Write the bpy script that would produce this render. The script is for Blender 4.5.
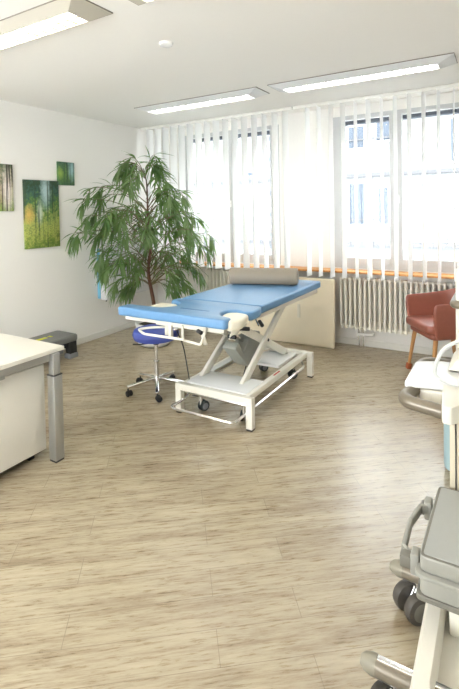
import bpy, bmesh, math, random
from mathutils import Vector, Matrix
random.seed(7)
S = bpy.context.scene
C = S.collection
for o in list(bpy.data.objects): bpy.data.objects.remove(o)
PI = math.pi

# ------------------------------------------------------------------ camera
F, YAW, PITCH, ROLL, PY, CX, CY, CH = 459.58, 0.53785, 0.02574, 0.01931, 221.98, 4.50553, -5.04707, 1.62
H = 2.817
def cam_axes():
    cy, sy = math.cos(YAW), math.sin(YAW)
    f = Vector((-sy, cy, 0)); r = Vector((cy, sy, 0)); d = Vector((0, 0, -1))
    cp, sp = math.cos(PITCH), math.sin(PITCH)
    f, d = f*cp + d*sp, d*cp - f*sp
    cr, sr = math.cos(ROLL), math.sin(ROLL)
    r, d = r*cr + d*sr, d*cr - r*sr
    return r, d, f
r_, d_, f_ = cam_axes()
cd = bpy.data.cameras.new('camera')
cam = bpy.data.objects.new('camera', cd); C.objects.link(cam)
M = Matrix((( r_.x, -d_.x, -f_.x, CX), (r_.y, -d_.y, -f_.y, CY), (r_.z, -d_.z, -f_.z, CH), (0, 0, 0, 1)))
cam.matrix_world = M
cd.sensor_fit = 'HORIZONTAL'; cd.sensor_width = 36; cd.lens = 36*F/459
cd.shift_y = (PY-344.5)/459
cd.clip_start = 0.05; cd.clip_end = 200
S.camera = cam

# ------------------------------------------------------------------ sky and exposure
w = bpy.data.worlds.new('sky'); S.world = w; w.use_nodes = True
bg = w.node_tree.nodes['Background']
bg.inputs['Color'].default_value = (0.93, 0.965, 1.0, 1); bg.inputs['Strength'].default_value = 5.6
S.view_settings.view_transform = 'Standard'; S.view_settings.look = 'None'
S.view_settings.exposure = 1.12; S.view_settings.gamma = 1
S.view_settings.use_curve_mapping = False

# ------------------------------------------------------------------ materials
def mat(name, col, rough=0.5, metal=0.0, noise=None, bump=None, spec=0.5, trans=0.0, emit=None, estr=0, coat=0):
    """noise=(scale, amount) varies the colour a little; bump=(scale, strength)"""
    m = bpy.data.materials.new(name); m.use_nodes = True
    nt = m.node_tree; b = nt.nodes['Principled BSDF']
    b.inputs['Base Color'].default_value = (*col, 1); b.inputs['Roughness'].default_value = rough
    b.inputs['Metallic'].default_value = metal; b.inputs['Specular IOR Level'].default_value = spec
    b.inputs['Coat Weight'].default_value = coat
    if trans: b.inputs['Transmission Weight'].default_value = trans
    if emit: b.inputs['Emission Color'].default_value = (*emit, 1); b.inputs['Emission Strength'].default_value = estr
    tc = nt.nodes.new('ShaderNodeTexCoord')
    if noise:
        n = nt.nodes.new('ShaderNodeTexNoise'); n.inputs['Scale'].default_value = noise[0]; n.inputs['Detail'].default_value = 4
        mx = nt.nodes.new('ShaderNodeMix'); mx.data_type = 'RGBA'
        a = noise[1]
        mx.inputs[6].default_value = (*[max(0, c*(1-a)) for c in col], 1)
        mx.inputs[7].default_value = (*[min(1, c*(1+a)) for c in col], 1)
        nt.links.new(tc.outputs['Object'], n.inputs['Vector']); nt.links.new(n.outputs['Fac'], mx.inputs[0])
        nt.links.new(mx.outputs[2], b.inputs['Base Color'])
    if bump:
        n = nt.nodes.new('ShaderNodeTexNoise'); n.inputs['Scale'].default_value = bump[0]; n.inputs['Detail'].default_value = 3
        bp = nt.nodes.new('ShaderNodeBump'); bp.inputs['Strength'].default_value = bump[1]; bp.inputs['Distance'].default_value = 0.002
        nt.links.new(tc.outputs['Object'], n.inputs['Vector']); nt.links.new(n.outputs['Fac'], bp.inputs['Height'])
        nt.links.new(bp.outputs['Normal'], b.inputs['Normal'])
    return m

WALL = mat('wall_paint', (0.85, 0.835, 0.795), 0.9, noise=(60, .015), bump=(250, .15))
CEIL = mat('ceiling_paint', (0.83, 0.815, 0.775), 0.95, noise=(40, .01))
TRIM = mat('white_trim', (0.78, 0.77, 0.72), 0.5, noise=(30, .01))
PVC = mat('window_pvc', (0.57, 0.58, 0.585), 0.5, noise=(20, .01))
CREAM = mat('cream_powder_coat', (0.80, 0.775, 0.68), 0.35, noise=(40, .015))
RADM = mat('radiator_enamel', (0.92, 0.89, 0.80), 0.35, noise=(40, .015))
PLAST = mat('cream_plastic', (0.80, 0.765, 0.67), 0.35, noise=(50, .015))
WHITEP = mat('white_gloss_plastic', (0.86, 0.86, 0.84), 0.22, noise=(50, .01))
CHROME = mat('chrome', (0.80, 0.80, 0.80), 0.16, 1.0, noise=(80, .03))
ALU = mat('brushed_aluminium', (0.42, 0.42, 0.40), 0.42, 0.7, noise=(120, .06))
GREYP = mat('taupe_bumper', (0.21, 0.18, 0.135), 0.28, 0.3, noise=(60, .06))
CAPM = mat('bumper_cap', (0.27, 0.25, 0.19), 0.55, noise=(60, .05))
BLUEL = mat('sky_blue_leather', (0.13, 0.285, 0.50), 0.34, noise=(25, .06), bump=(350, .25))
BLUED = mat('royal_blue_leather', (0.055, 0.085, 0.36), 0.5, noise=(25, .08), bump=(350, .2))
TAUPE = mat('taupe_leather', (0.27, 0.235, 0.185), 0.55, noise=(25, .05), bump=(350, .2))
CPAD = mat('cream_leather_pad', (0.80, 0.755, 0.62), 0.42, noise=(25, .03), bump=(350, .15))
MATM = mat('cream_vinyl_mat', (0.88, 0.79, 0.61), 0.5, noise=(8, .04), bump=(40, .2))
TERRA = mat('terracotta_leather', (0.30, 0.10, 0.068), 0.42, noise=(25, .1), bump=(300, .25))
OAK = mat('oak_leg', (0.48, 0.24, 0.085), 0.5, noise=(30, .12))
REDW = mat('red_brown_tip', (0.36, 0.09, 0.035), 0.5, noise=(30, .1))
RUBBER = mat('black_rubber', (0.018, 0.018, 0.018), 0.6, noise=(60, .15))
BLACK = mat('black_plastic', (0.03, 0.03, 0.03), 0.45, noise=(60, .1))
DKGREY = mat('dark_grey_plastic', (0.17, 0.175, 0.17), 0.5, noise=(60, .08), bump=(200, .3))
STEPB = mat('black_step_leg', (0.022, 0.022, 0.022), 0.5, noise=(60, .1))
STEPG = mat('grey_step_foot', (0.22, 0.23, 0.24), 0.5, noise=(60, .05))
YEL = mat('yellow_mark', (0.70, 0.68, 0.03), 0.5, noise=(60, .05))
MOTOR = mat('grey_green_motor', (0.36, 0.37, 0.33), 0.42, noise=(60, .04))
CASE = mat('grey_case', (0.33, 0.325, 0.285), 0.42, noise=(60, .03), bump=(300, .3))
CASEL = mat('grey_case_panel', (0.40, 0.41, 0.39), 0.5, noise=(60, .03), bump=(300, .3))
CASED = mat('case_dark_grey', (0.19, 0.18, 0.15), 0.5, noise=(60, .05))
DESKW = mat('cream_desk_laminate', (0.82, 0.80, 0.73), 0.4, noise=(40, .01))
ORANGE = mat('sill_wood', (0.65, 0.30, 0.08), 0.4, noise=(18, .15))
SKYB = mat('light_blue_foam', (0.17, 0.45, 0.62), 0.6, noise=(40, .05))
BLUEG = mat('pale_blue_foam', (0.38, 0.53, 0.57), 0.6, noise=(40, .05))
BARK = mat('brown_bark', (0.10, 0.045, 0.025), 0.85, noise=(40, .4), bump=(60, .8))
SOIL = mat('soil', (0.05, 0.035, 0.02), 0.95, noise=(60, .4), bump=(80, 1))
POT = mat('white_pot', (0.75, 0.74, 0.70), 0.4, noise=(20, .02))
LOUV = mat('lamp_louvre', (0.20, 0.17, 0.12), 0.4, 0.2, noise=(50, .03))
TUBE = mat('lamp_tube', (1, 1, 1), 0.4, emit=(1.0, 0.90, 0.74), estr=30)
TUBEF = mat('lamp_tube_cool', (1, 1, 1), 0.4, emit=(1.0, 0.95, 0.87), estr=16)
LAMPB = mat('lamp_body', (0.66, 0.67, 0.67), 0.5, noise=(30, .01))
LAMPG = mat('lamp_side_grey', (0.50, 0.47, 0.40), 0.5, noise=(30, .01))
GREYW = mat('grey_white_shell', (0.66, 0.66, 0.65), 0.45, noise=(30, .02))
TAUPEK = mat('caster_taupe', (0.07, 0.062, 0.052), 0.45, noise=(60, .1))
REDM = mat('red_marking', (0.5, 0.03, 0.03), 0.5)
CABLE = mat('grey_white_tube', (0.62, 0.64, 0.62), 0.3, noise=(50, .02))

def blind_mat():
    m = bpy.data.materials.new('blind_fabric'); m.use_nodes = True; nt = m.node_tree
    for n in list(nt.nodes): nt.nodes.remove(n)
    out = nt.nodes.new('ShaderNodeOutputMaterial'); mix = nt.nodes.new('ShaderNodeMixShader'); mix.inputs[0].default_value = .55
    d = nt.nodes.new('ShaderNodeBsdfDiffuse'); t = nt.nodes.new('ShaderNodeBsdfTranslucent')
    tc = nt.nodes.new('ShaderNodeTexCoord'); n = nt.nodes.new('ShaderNodeTexNoise'); n.inputs['Scale'].default_value = 120
    r = nt.nodes.new('ShaderNodeValToRGB'); r.color_ramp.elements[0].color = (.93, .93, .92, 1); r.color_ramp.elements[1].color = (.97, .97, .96, 1)
    L = nt.links.new
    L(tc.outputs['Object'], n.inputs['Vector']); L(n.outputs['Fac'], r.inputs[0])
    L(r.outputs[0], d.inputs['Color']); L(r.outputs[0], t.inputs['Color'])
    L(d.outputs[0], mix.inputs[1]); L(t.outputs[0], mix.inputs[2]); L(mix.outputs[0], out.inputs[0])
    return m
BLIND = blind_mat()

def glass_mat():
    m = bpy.data.materials.new('window_glass'); m.use_nodes = True; nt = m.node_tree
    for n in list(nt.nodes): nt.nodes.remove(n)
    out = nt.nodes.new('ShaderNodeOutputMaterial'); mix = nt.nodes.new('ShaderNodeMixShader')
    t = nt.nodes.new('ShaderNodeBsdfTransparent'); t.inputs[0].default_value = (.97, .985, .98, 1)
    g = nt.nodes.new('ShaderNodeBsdfGlossy'); g.inputs['Roughness'].default_value = .02
    mix.inputs[0].default_value = .015
    nt.links.new(t.outputs[0], mix.inputs[1]); nt.links.new(g.outputs[0], mix.inputs[2]); nt.links.new(mix.outputs[0], out.inputs[0])
    return m
GLASS = glass_mat()

def leaf_mat():
    m = mat('leaf_green', (0.07, 0.16, 0.045), 0.27); nt = m.node_tree; b = nt.nodes['Principled BSDF']
    oi = nt.nodes.new('ShaderNodeTexCoord'); n = nt.nodes.new('ShaderNodeTexNoise'); n.inputs['Scale'].default_value = 5; n.inputs['Detail'].default_value = 2
    r = nt.nodes.new('ShaderNodeValToRGB')
    r.color_ramp.elements[0].position = .3; r.color_ramp.elements[0].color = (0.04, 0.10, 0.03, 1)
    r.color_ramp.elements[1].position = .7; r.color_ramp.elements[1].color = (0.19, 0.28, 0.12, 1)
    L = nt.links.new
    L(oi.outputs['Object'], n.inputs['Vector']); L(n.outputs['Fac'], r.inputs[0]); L(r.outputs[0], b.inputs['Base Color'])
    out = nt.nodes['Material Output']; mix = nt.nodes.new('ShaderNodeMixShader'); mix.inputs[0].default_value = .22
    t = nt.nodes.new('ShaderNodeBsdfTranslucent'); t.inputs[0].default_value = (.28, .5, .10, 1)
    L(b.outputs[0], mix.inputs[1]); L(t.outputs[0], mix.inputs[2]); L(mix.outputs[0], out.inputs[0])
    return m
LEAF = leaf_mat()

PLANK_ANGLE = math.radians(38)
def floor_mat():
    m = bpy.data.materials.new('vinyl_plank_floor'); m.use_nodes = True; nt = m.node_tree; b = nt.nodes['Principled BSDF']
    L = nt.links.new; N = nt.nodes.new
    tc = N('ShaderNodeTexCoord'); mp = N('ShaderNodeMapping'); mp.inputs['Rotation'].default_value = (0, 0, -PLANK_ANGLE)
    L(tc.outputs['Object'], mp.inputs['Vector'])
    br = N('ShaderNodeTexBrick'); br.offset = .37; br.inputs['Scale'].default_value = 1
    br.inputs['Brick Width'].default_value = .92; br.inputs['Row Height'].default_value = .152
    br.inputs['Mortar Size'].default_value = .0013; br.inputs['Mortar Smooth'].default_value = .3; br.inputs['Bias'].default_value = 0
    br.inputs['Color1'].default_value = (.38, .38, .38, 1); br.inputs['Color2'].default_value = (.62, .62, .62, 1); br.inputs['Mortar'].default_value = (.5, .5, .5, 1)
    L(mp.outputs[0], br.inputs['Vector'])
    # long grain
    m2 = N('ShaderNodeMapping'); m2.inputs['Scale'].default_value = (1.3, 15, 1); L(mp.outputs[0], m2.inputs['Vector'])
    g = N('ShaderNodeTexNoise'); g.inputs['Scale'].default_value = 1.0; g.inputs['Detail'].default_value = 10; g.inputs['Roughness'].default_value = .78
    g.inputs['Distortion'].default_value = .15
    L(m2.outputs[0], g.inputs['Vector'])
    m3 = N('ShaderNodeMapping'); m3.inputs['Scale'].default_value = (9, 90, 1); L(mp.outputs[0], m3.inputs['Vector'])
    g2 = N('ShaderNodeTexNoise'); g2.inputs['Scale'].default_value = 1.0; g2.inputs['Detail'].default_value = 5; g2.inputs['Roughness'].default_value = .7
    L(m3.outputs[0], g2.inputs['Vector'])
    def math_(op, a, bb):
        n = N('ShaderNodeMath'); n.operation = op
        for i, v in enumerate((a, bb)):
            if isinstance(v, (int, float)): n.inputs[i].default_value = v
            else: L(v, n.inputs[i])
        return n.outputs[0]
    s = math_('ADD', math_('MULTIPLY', g.outputs['Fac'], .68), math_('MULTIPLY', g2.outputs['Fac'], .32))
    bc = N('ShaderNodeSeparateColor'); L(br.outputs['Color'], bc.inputs[0])
    s = math_('ADD', s, math_('MULTIPLY', math_('SUBTRACT', bc.outputs[0], .5), .13))
    r = N('ShaderNodeValToRGB'); e = r.color_ramp.elements
    e[0].position = .34; e[0].color = (.16, .11, .06, 1)
    e[1].position = .66; e[1].color = (.52, .455, .325, 1)
    k = e.new(.45); k.color = (.30, .235, .15, 1)
    k = e.new(.52); k.color = (.40, .335, .225, 1)
    L(s, r.inputs[0])
    mx = N('ShaderNodeMix'); mx.data_type = 'RGBA'; L(br.outputs['Fac'], mx.inputs[0]); L(r.outputs[0], mx.inputs[6]); mx.inputs[7].default_value = (.20, .155, .10, 1)
    L(mx.outputs[2], b.inputs['Base Color'])
    b.inputs['Roughness'].default_value = .40; b.inputs['Specular IOR Level'].default_value = .85
    rr = N('ShaderNodeMapRange'); rr.inputs[3].default_value = .20; rr.inputs[4].default_value = .38; L(g2.outputs['Fac'], rr.inputs[0]); L(rr.outputs[0], b.inputs['Roughness'])
    bp = N('ShaderNodeBump'); bp.inputs['Strength'].default_value = .25; bp.inputs['Distance'].default_value = .002
    L(s, bp.inputs['Height']); L(bp.outputs[0], b.inputs['Normal'])
    return m
FLOOR = floor_mat()

# ------------------------------------------------------------------ mesh helpers
def V(*a): return Vector(a)
def box(bm, x0, y0, z0, x1, y1, z1, bev=0, seg=2, rot=None):
    vs = [bm.verts.new((x, y, z)) for z in (z0, z1) for x, y in ((x0, y0), (x1, y0), (x1, y1), (x0, y1))]
    fs = [(3, 2, 1, 0), (4, 5, 6, 7), (0, 1, 5, 4), (1, 2, 6, 5), (2, 3, 7, 6), (3, 0, 4, 7)]
    faces = [bm.faces.new([vs[i] for i in f]) for f in fs]
    if bev:
        es = list({e for f in faces for e in f.edges})
        r = bmesh.ops.bevel(bm, geom=es, offset=bev, segments=seg, profile=.5, affect='EDGES')
        vs = list({v for f in r['faces'] for v in f.verts} | {v for v in vs if v.is_valid})
    if rot: bmesh.ops.transform(bm, matrix=rot, verts=vs)
    return vs
def prism(bm, pts, z0, z1, bev=0, seg=3, axis='z'):
    """extrude a closed outline; axis z: pts=(x,y); x: pts=(y,z); y: pts=(x,z)"""
    def P(a, b, c):
        return {'z': (a, b, c), 'x': (c, a, b), 'y': (a, c, b)}[axis]
    lo = [bm.verts.new(P(a, b, z0)) for a, b in pts]; hi = [bm.verts.new(P(a, b, z1)) for a, b in pts]
    n = len(pts); faces = [bm.faces.new(lo[::-1]), bm.faces.new(hi)]
    for i in range(n): faces.append(bm.faces.new((lo[i], lo[(i+1) % n], hi[(i+1) % n], hi[i])))
    bmesh.ops.recalc_face_normals(bm, faces=faces)
    if bev:
        es = list(set(faces[0].edges) | set(faces[1].edges))
        bmesh.ops.bevel(bm, geom=es, offset=bev, segments=seg, profile=.5, affect='EDGES')
def round_poly(pts, r, n=5):
    """round the corners of a polygon"""
    out = []; k = len(pts)
    for i in range(k):
        a, b, c = Vector(pts[i-1]), Vector(pts[i]), Vector(pts[(i+1) % k])
        u = (a-b); v = (c-b); d = min(r, u.length*.45, v.length*.45)
        p, q = b + u.normalized()*d, b + v.normalized()*d
        for j in range(n+1):
            t = j/n; out.append(tuple(p*(1-t)**2 + b*2*t*(1-t) + q*t*t))
    return out
def tube(bm, pts, r, seg=10, closed=False, caps=True, r2=None):
    pts = [Vector(p) for p in pts]; n = len(pts); rings = []
    up = None
    for i, p in enumerate(pts):
        a = pts[i-1] if (i or closed) else pts[i]; b = pts[(i+1) % n] if (i < n-1 or closed) else pts[i]
        t = (b-a).normalized()
        if up is None:
            up = V(0, 0, 1) if abs(t.z) < .9 else V(1, 0, 0)
        x = t.cross(up).normalized(); y = x.cross(t).normalized(); up = y
        rr = r if r2 is None else r + (r2-r)*i/(n-1)
        rings.append([bm.verts.new(p + (x*math.cos(2*PI*k/seg) + y*math.sin(2*PI*k/seg))*rr) for k in range(seg)])
    m = n if closed else n-1
    fs = []
    for i in range(m):
        A, B = rings[i], rings[(i+1) % n]
        for k in range(seg): fs.append(bm.faces.new((A[k], A[(k+1) % seg], B[(k+1) % seg], B[k])))
    if caps and not closed:
        fs.append(bm.faces.new(rings[0][::-1])); fs.append(bm.faces.new(rings[-1]))
    bmesh.ops.recalc_face_normals(bm, faces=fs)
def smooth_path(pts, n=6):
    """Catmull-Rom through the points"""
    P = [Vector(p) for p in pts]; out = []
    for i in range(len(P)-1):
        a = P[i-1] if i else P[0]*2-P[1]; b = P[i]; c = P[i+1]; d = P[i+2] if i+2 < len(P) else P[-1]*2-P[-2]
        for j in range(n):
            t = j/n
            out.append(.5*((2*b) + (c-a)*t + (2*a-5*b+4*c-d)*t*t + (3*b-a-3*c+d)*t**3))
    out.append(P[-1]); return out
def bent(pts, r, n=5):
    """polyline with rounded corners"""
    P = [Vector(p) for p in pts]; out = [P[0]]
    for i in range(1, len(P)-1):
        a, b, c = P[i-1], P[i], P[i+1]; u, v = a-b, c-b; d = min(r, u.length*.48, v.length*.48)
        p, q = b+u.normalized()*d, b+v.normalized()*d
        for j in range(n+1):
            t = j/n; out.append(p*(1-t)**2 + b*2*t*(1-t) + q*t*t)
    out.append(P[-1]); return out
def lathe(bm, prof, seg=24, c=(0, 0, 0), axis='z', rot=None):
    """prof = [(radius, height)]"""
    rings = []; c = Vector(c); vs = []
    for r, h in prof:
        if r < 1e-5:
            ring = [bm.verts.new(c + {'z': V(0, 0, h), 'x': V(h, 0, 0), 'y': V(0, h, 0)}[axis])]
        else:
            ring = []
            for k in range(seg):
                a, b = r*math.cos(2*PI*k/seg), r*math.sin(2*PI*k/seg)
                ring.append(bm.verts.new(c + {'z': V(a, b, h), 'x': V(h, a, b), 'y': V(a, h, b)}[axis]))
        rings.append(ring); vs += ring
    fs = []
    for A, B in zip(rings, rings[1:]):
        for k in range(seg):
            if len(A) == 1 and len(B) == 1: continue
            if len(A) == 1: f = (A[0], B[k], B[(k+1) % seg])
            elif len(B) == 1: f = (A[k], A[(k+1) % seg], B[0])
            else: f = (A[k], A[(k+1) % seg], B[(k+1) % seg], B[k])
            fs.append(bm.faces.new(f))
    if len(rings[0]) > 1: fs.append(bm.faces.new(rings[0][::-1]))
    if len(rings[-1]) > 1: fs.append(bm.faces.new(rings[-1]))
    bmesh.ops.recalc_face_normals(bm, faces=fs)
    if rot: bmesh.ops.transform(bm, matrix=rot, verts=vs)
    return vs
def bar(bm, a, b, wd, ht, side=None, bev=.003):
    """rectangular bar from a to b; wd across, ht in the other direction"""
    a, b = Vector(a), Vector(b); t = (b-a).normalized()
    x = (side or (t.cross(V(0, 0, 1)) if abs(t.z) < .95 else V(1, 0, 0))).normalized()
    y = t.cross(x).normalized(); x = y.cross(t).normalized()
    M = Matrix((( x.x, y.x, t.x, a.x), (x.y, y.y, t.y, a.y), (x.z, y.z, t.z, a.z), (0, 0, 0, 1)))
    box(bm, -wd/2, -ht/2, 0, wd/2, ht/2, (b-a).length, bev, 2, M)
def obj(name, bm, m, parent=None, loc=None, smooth=True):
    me = bpy.data.meshes.new(name)
    if smooth:
        for f in bm.faces: f.smooth = True
        for e in bm.edges:
            if len(e.link_faces) == 2 and e.calc_face_angle(0) > .62: e.smooth = False
    bmesh.ops.recalc_face_normals(bm, faces=bm.faces) if False else None
    bm.to_mesh(me); bm.free()
    o = bpy.data.objects.new(name, me); C.objects.link(o); me.materials.append(m)
    if parent: o.parent = parent
    if loc: o.location = loc
    return o
def mk(name, m, parent, fn, *a, **k):
    bm = bmesh.new(); fn(bm, *a, **k); return obj(name, bm, m, parent)
def tag(o, label, cat, group=None):
    o['label'] = label; o['category'] = cat
    if group: o['group'] = group
    return o
def thing(name, label, cat, loc=(0, 0, 0), group=None, rz=0):
    o = bpy.data.objects.new(name, None); C.objects.link(o); o.location = loc; o.rotation_euler = (0, 0, rz); o.empty_display_size = .1
    return tag(o, label, cat, group)
def struct(name, bm, m, parent=None):
    o = obj(name, bm, m, parent, smooth=False)
    if not parent: o['kind'] = 'structure'
    return o
def copy_tree(o, parent=None):
    c = o.copy(); C.objects.link(c)
    if parent: c.parent = parent
    for ch in list(o.children): copy_tree(ch, c)
    return c
BM = bmesh.new

# ================================================================== SETTING
XR, YB, YW = 5.6, -6.4, .34
bm = BM(); box(bm, 0, YB, -.1, XR, YW, 0); struct('floor', bm, FLOOR)
bm = BM(); box(bm, 0, YB, H, XR, YW, H+.2); struct('ceiling', bm, CEIL)
bm = BM(); box(bm, -.2, YB, -.1, 0, YW+.3, H+.2); struct('wall_left', bm, WALL)
bm = BM(); box(bm, XR, YB, -.1, XR+.2, YW+.3, H+.2); struct('wall_right', bm, WALL)
# unseen wall behind the camera; its unglazed opening is added for fill light
bm = BM(); box(bm, 0, YB-.2, -.1, .3, YB, H+.2); box(bm, 3.6, YB-.2, -.1, XR, YB, H+.2); box(bm, .3, YB-.2, 2.4, 3.6, YB, H+.2); box(bm, .3, YB-.2, -.1, 3.6, YB, .6); struct('wall_back', bm, WALL)
WX = [(.50, 2.05), (2.745, 4.24)]; WZ0, WZ1 = .93, 2.70
bm = BM()
box(bm, 0, YW, -.1, XR, YW+.3, WZ0); box(bm, 0, YW, WZ1, XR, YW+.3, H+.2)
box(bm, 0, YW, WZ0, WX[0][0], YW+.3, WZ1); box(bm, WX[0][1], YW, WZ0, WX[1][0], YW+.3, WZ1); box(bm, WX[1][1], YW, WZ0, XR, YW+.3, WZ1)
struct('wall_window', bm, WALL)
bm = BM(); box(bm, .001, YW-.014, 0, XR, YW, .075, .002); struct('baseboard_window', bm, TRIM)
bm = BM(); box(bm, 0, YB, 0, .014, YW-.014, .075, .002); struct('baseboard_left', bm, TRIM)
# orange wooden window board, running under both windows
bm = BM(); box(bm, .0, .115, .874, XR, YW, .898, .004); struct('trim_1', bm, ORANGE)

for i, (x0, x1) in enumerate(WX):
    wroot = bpy.data.objects.new('window_%d' % (i+1), None); C.objects.link(wroot); wroot.location = (x0, YW, WZ0); wroot['kind'] = 'structure'
    def P(name, m, fn, par=wroot):
        b = BM(); fn(b); bmesh.ops.translate(b, vec=(-x0, -YW, -WZ0), verts=b.verts); return obj(name, b, m, par, smooth=False)
    fw = .055; y0, y1 = YW-.005, YW+.07
    def frame(b):
        box(b, x0, y0, WZ0-.02, x0+fw, y1, WZ1, .004); box(b, x1-fw, y0, WZ0-.02, x1, y1, WZ1, .004)
        box(b, x0+fw, y0, WZ0-.02, x1-fw, y1, WZ0+.035, .004); box(b, x0+fw, y0, WZ1-.035, x1-fw, y1, WZ1, .004)
    P('window_frame', PVC, frame)
    mid = 1.305 if i == 0 else 3.475
    for a, c in ((x0+fw, mid), (mid, x1-fw)):
        sw = .068
        def sash(b):
            zz0, zz1 = WZ0+.035, WZ1-.02
            box(b, a+.002, y0-.015, zz0, a+sw, y1-.02, zz1, .005); box(b, c-sw, y0-.015, zz0, c-.002, y1-.02, zz1, .005)
            box(b, a+sw, y0-.015, zz0, c-sw, y1-.02, zz0+.07, .005); box(b, a+sw, y0-.015, zz1-.035, c-sw, y1-.02, zz1, .005)
        P('sash', PVC, sash)
        P('pane', GLASS, lambda b: box(b, a+sw-.004, YW+.02, WZ0+.10, c-sw+.004, YW+.03, WZ1-.05))
    def handle(b):
        box(b, mid+.012, y0-.03, 1.66, mid+.04, y0-.014, 1.75, .004); tube(b, [(mid+.026, y0-.022, 1.71), (mid+.026, y0-.06, 1.71), (mid+.026, y0-.062, 1.60)], .008)
    P('window_handle', WHITEP, handle)
    bm = BM(); box(bm, x0+.01, YW+.14, WZ1-.078, x1-.01, YW+.24, WZ1-.002, .004)
    o = obj('roller_shutter_box', bm, mat('shutter_grey', (0.10, 0.11, 0.14), .6, noise=(20, .1)))
    tag(o, ['dark grey roller shutter box behind top of the left window', 'dark grey roller shutter box behind top of the right window'][i], 'shutter')

# ------------------------------------------------------------------ building across the street (real distance and depth)
FAC = mat('pale_render', (0.155, 0.16, 0.165), .9, noise=(2, .03)); FACG = mat('facade_trim_grey', (0.08, 0.08, 0.085), .8, noise=(2, .05))
FGLASS = mat('facade_window_glass', (0.032, 0.043, 0.060), .6, noise=(1.5, .2)); FBL = mat('pale_blue_shutter', (0.085, 0.09, 0.105), .6, noise=(2, .05))
YF = 8.0
b0 = thing('apartment_building', 'white rendered building seen through the windows, across the street', 'building', (0, YF, -4))
def fpart(name, m, fn):
    b = BM(); fn(b); bmesh.ops.translate(b, vec=(0, -YF, 4), verts=b.verts); return obj(name, b, m, b0, smooth=False)
fpart('facade_wall', FAC, lambda b: box(b, -14, YF, -4, 12, YF+.5, 5.2))
for z in (.60, 2.52): fpart('ledge', FACG, lambda b: box(b, -14, YF-.12, z-.04, 12, YF, z+.05))
wins = [(.74, .90, 1.15, 2.30, 0), (.98, 1.16, 1.15, 2.30, 0), (1.55, 1.80, 1.15, 2.15, 0), (.74, .90, 3.30, 3.90, 0), (.98, 1.16, 3.30, 3.90, 0), (1.5, 1.85, 3.45, 4.05, 0),
        (2.45, 2.77, .72, 2.24, 1), (3.15, 3.45, .72, 2.24, 1), (2.66, 2.77, 2.76, 3.85, 0), (3.36, 3.46, 2.76, 3.85, 0),
        (-4.05, -3.85, 1.0, 2.9, 1), (-3.2, -3.1, 1.1, 2.6, 1), (-2.6, -2.3, 2.70, 2.82, 0), (-4.9, -4.7, 1.0, 2.9, 1)]
for (a, c, z0, z1, k) in wins:
    f = fpart('facade_window', PVC, lambda b: box(b, a-.05, YF-.03, z0-.05, c+.05, YF+.0, z1+.05))
    b = BM(); box(b, a, -.045, z0+4, c, -.03, z1+4); g = obj('pane', b, FBL if k else FGLASS, f, smooth=False)
for z in (1.26, 3.5): fpart('railing', FACG, lambda b: box(b, .60, YF-.1, z, 1.95, YF-.07, z+.04))
for k, z in enumerate((3.75, 3.1, 2.05, 1.4, .8, .4)):
    for x in (-1.95, -1.75): fpart('facade_anchor', FGLASS, lambda b: box(b, x, YF-.08, z, x+.05, YF, z+.14))
# ground outside, so that light bounces from below as in a street
bm = BM(); box(bm, -16, YW+.32, -4.1, 14, 9, -4.0); o = struct('ground', bm, mat('street_asphalt', (.40, .40, .40), .9, noise=(3, .1))); 

# ================================================================== VERTICAL BLINDS
SP = .1385
def blind(x0, x1, label):
    t = thing('vertical_blind', label, 'blind', (x0, 0, H-.03))
    b = BM(); box(b, 0, -.022, -.005, x1-x0, .022, .029, .003); obj('headrail', b, TRIM, t)
    k = 0; first = None
    i0 = math.ceil((x0+.03-2.704)/SP)
    x = 2.704+i0*SP
    while x < x1-.03:
        zb = .885 - .045*min(1, max(0, (x-.2)/2.6))
        ang = math.radians(84 + random.uniform(-5, 5))
        if first is None:
            b = BM(); n = 4; L = H-.035-.86; rows = []
            for zz in (0, -L):
                rows.append([b.verts.new((-.0635+.127*j/n, .006*math.sin(PI*j/n), zz)) for j in range(n+1)])
            for j in range(n): b.faces.new((rows[0][j], rows[0][j+1], rows[1][j+1], rows[1][j]))
            r = bmesh.ops.solidify(b, geom=b.faces[:], thickness=.0009)
            s = obj('slat', b, BLIND, t); first = s
            b = BM(); box(b, -.062, -.003+.003, -L-.002, .062, .003+.004, -L+.034, .001); obj('bottom_weight', b, BLIND, s)
        else:
            s = copy_tree(first, t)
        s.location = (x-x0, 0, -.006); s.rotation_euler = (0, 0, ang)
        s.scale = (1, 1, (H-.035-zb)/(H-.035-.86))
        x += SP
    return t
blind(.06, 2.38, 'white vertical slat blind hanging before the left window, behind the plant')
blind(2.40, 4.56, 'white vertical slat blind hanging before the right window, above the mat')

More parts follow.
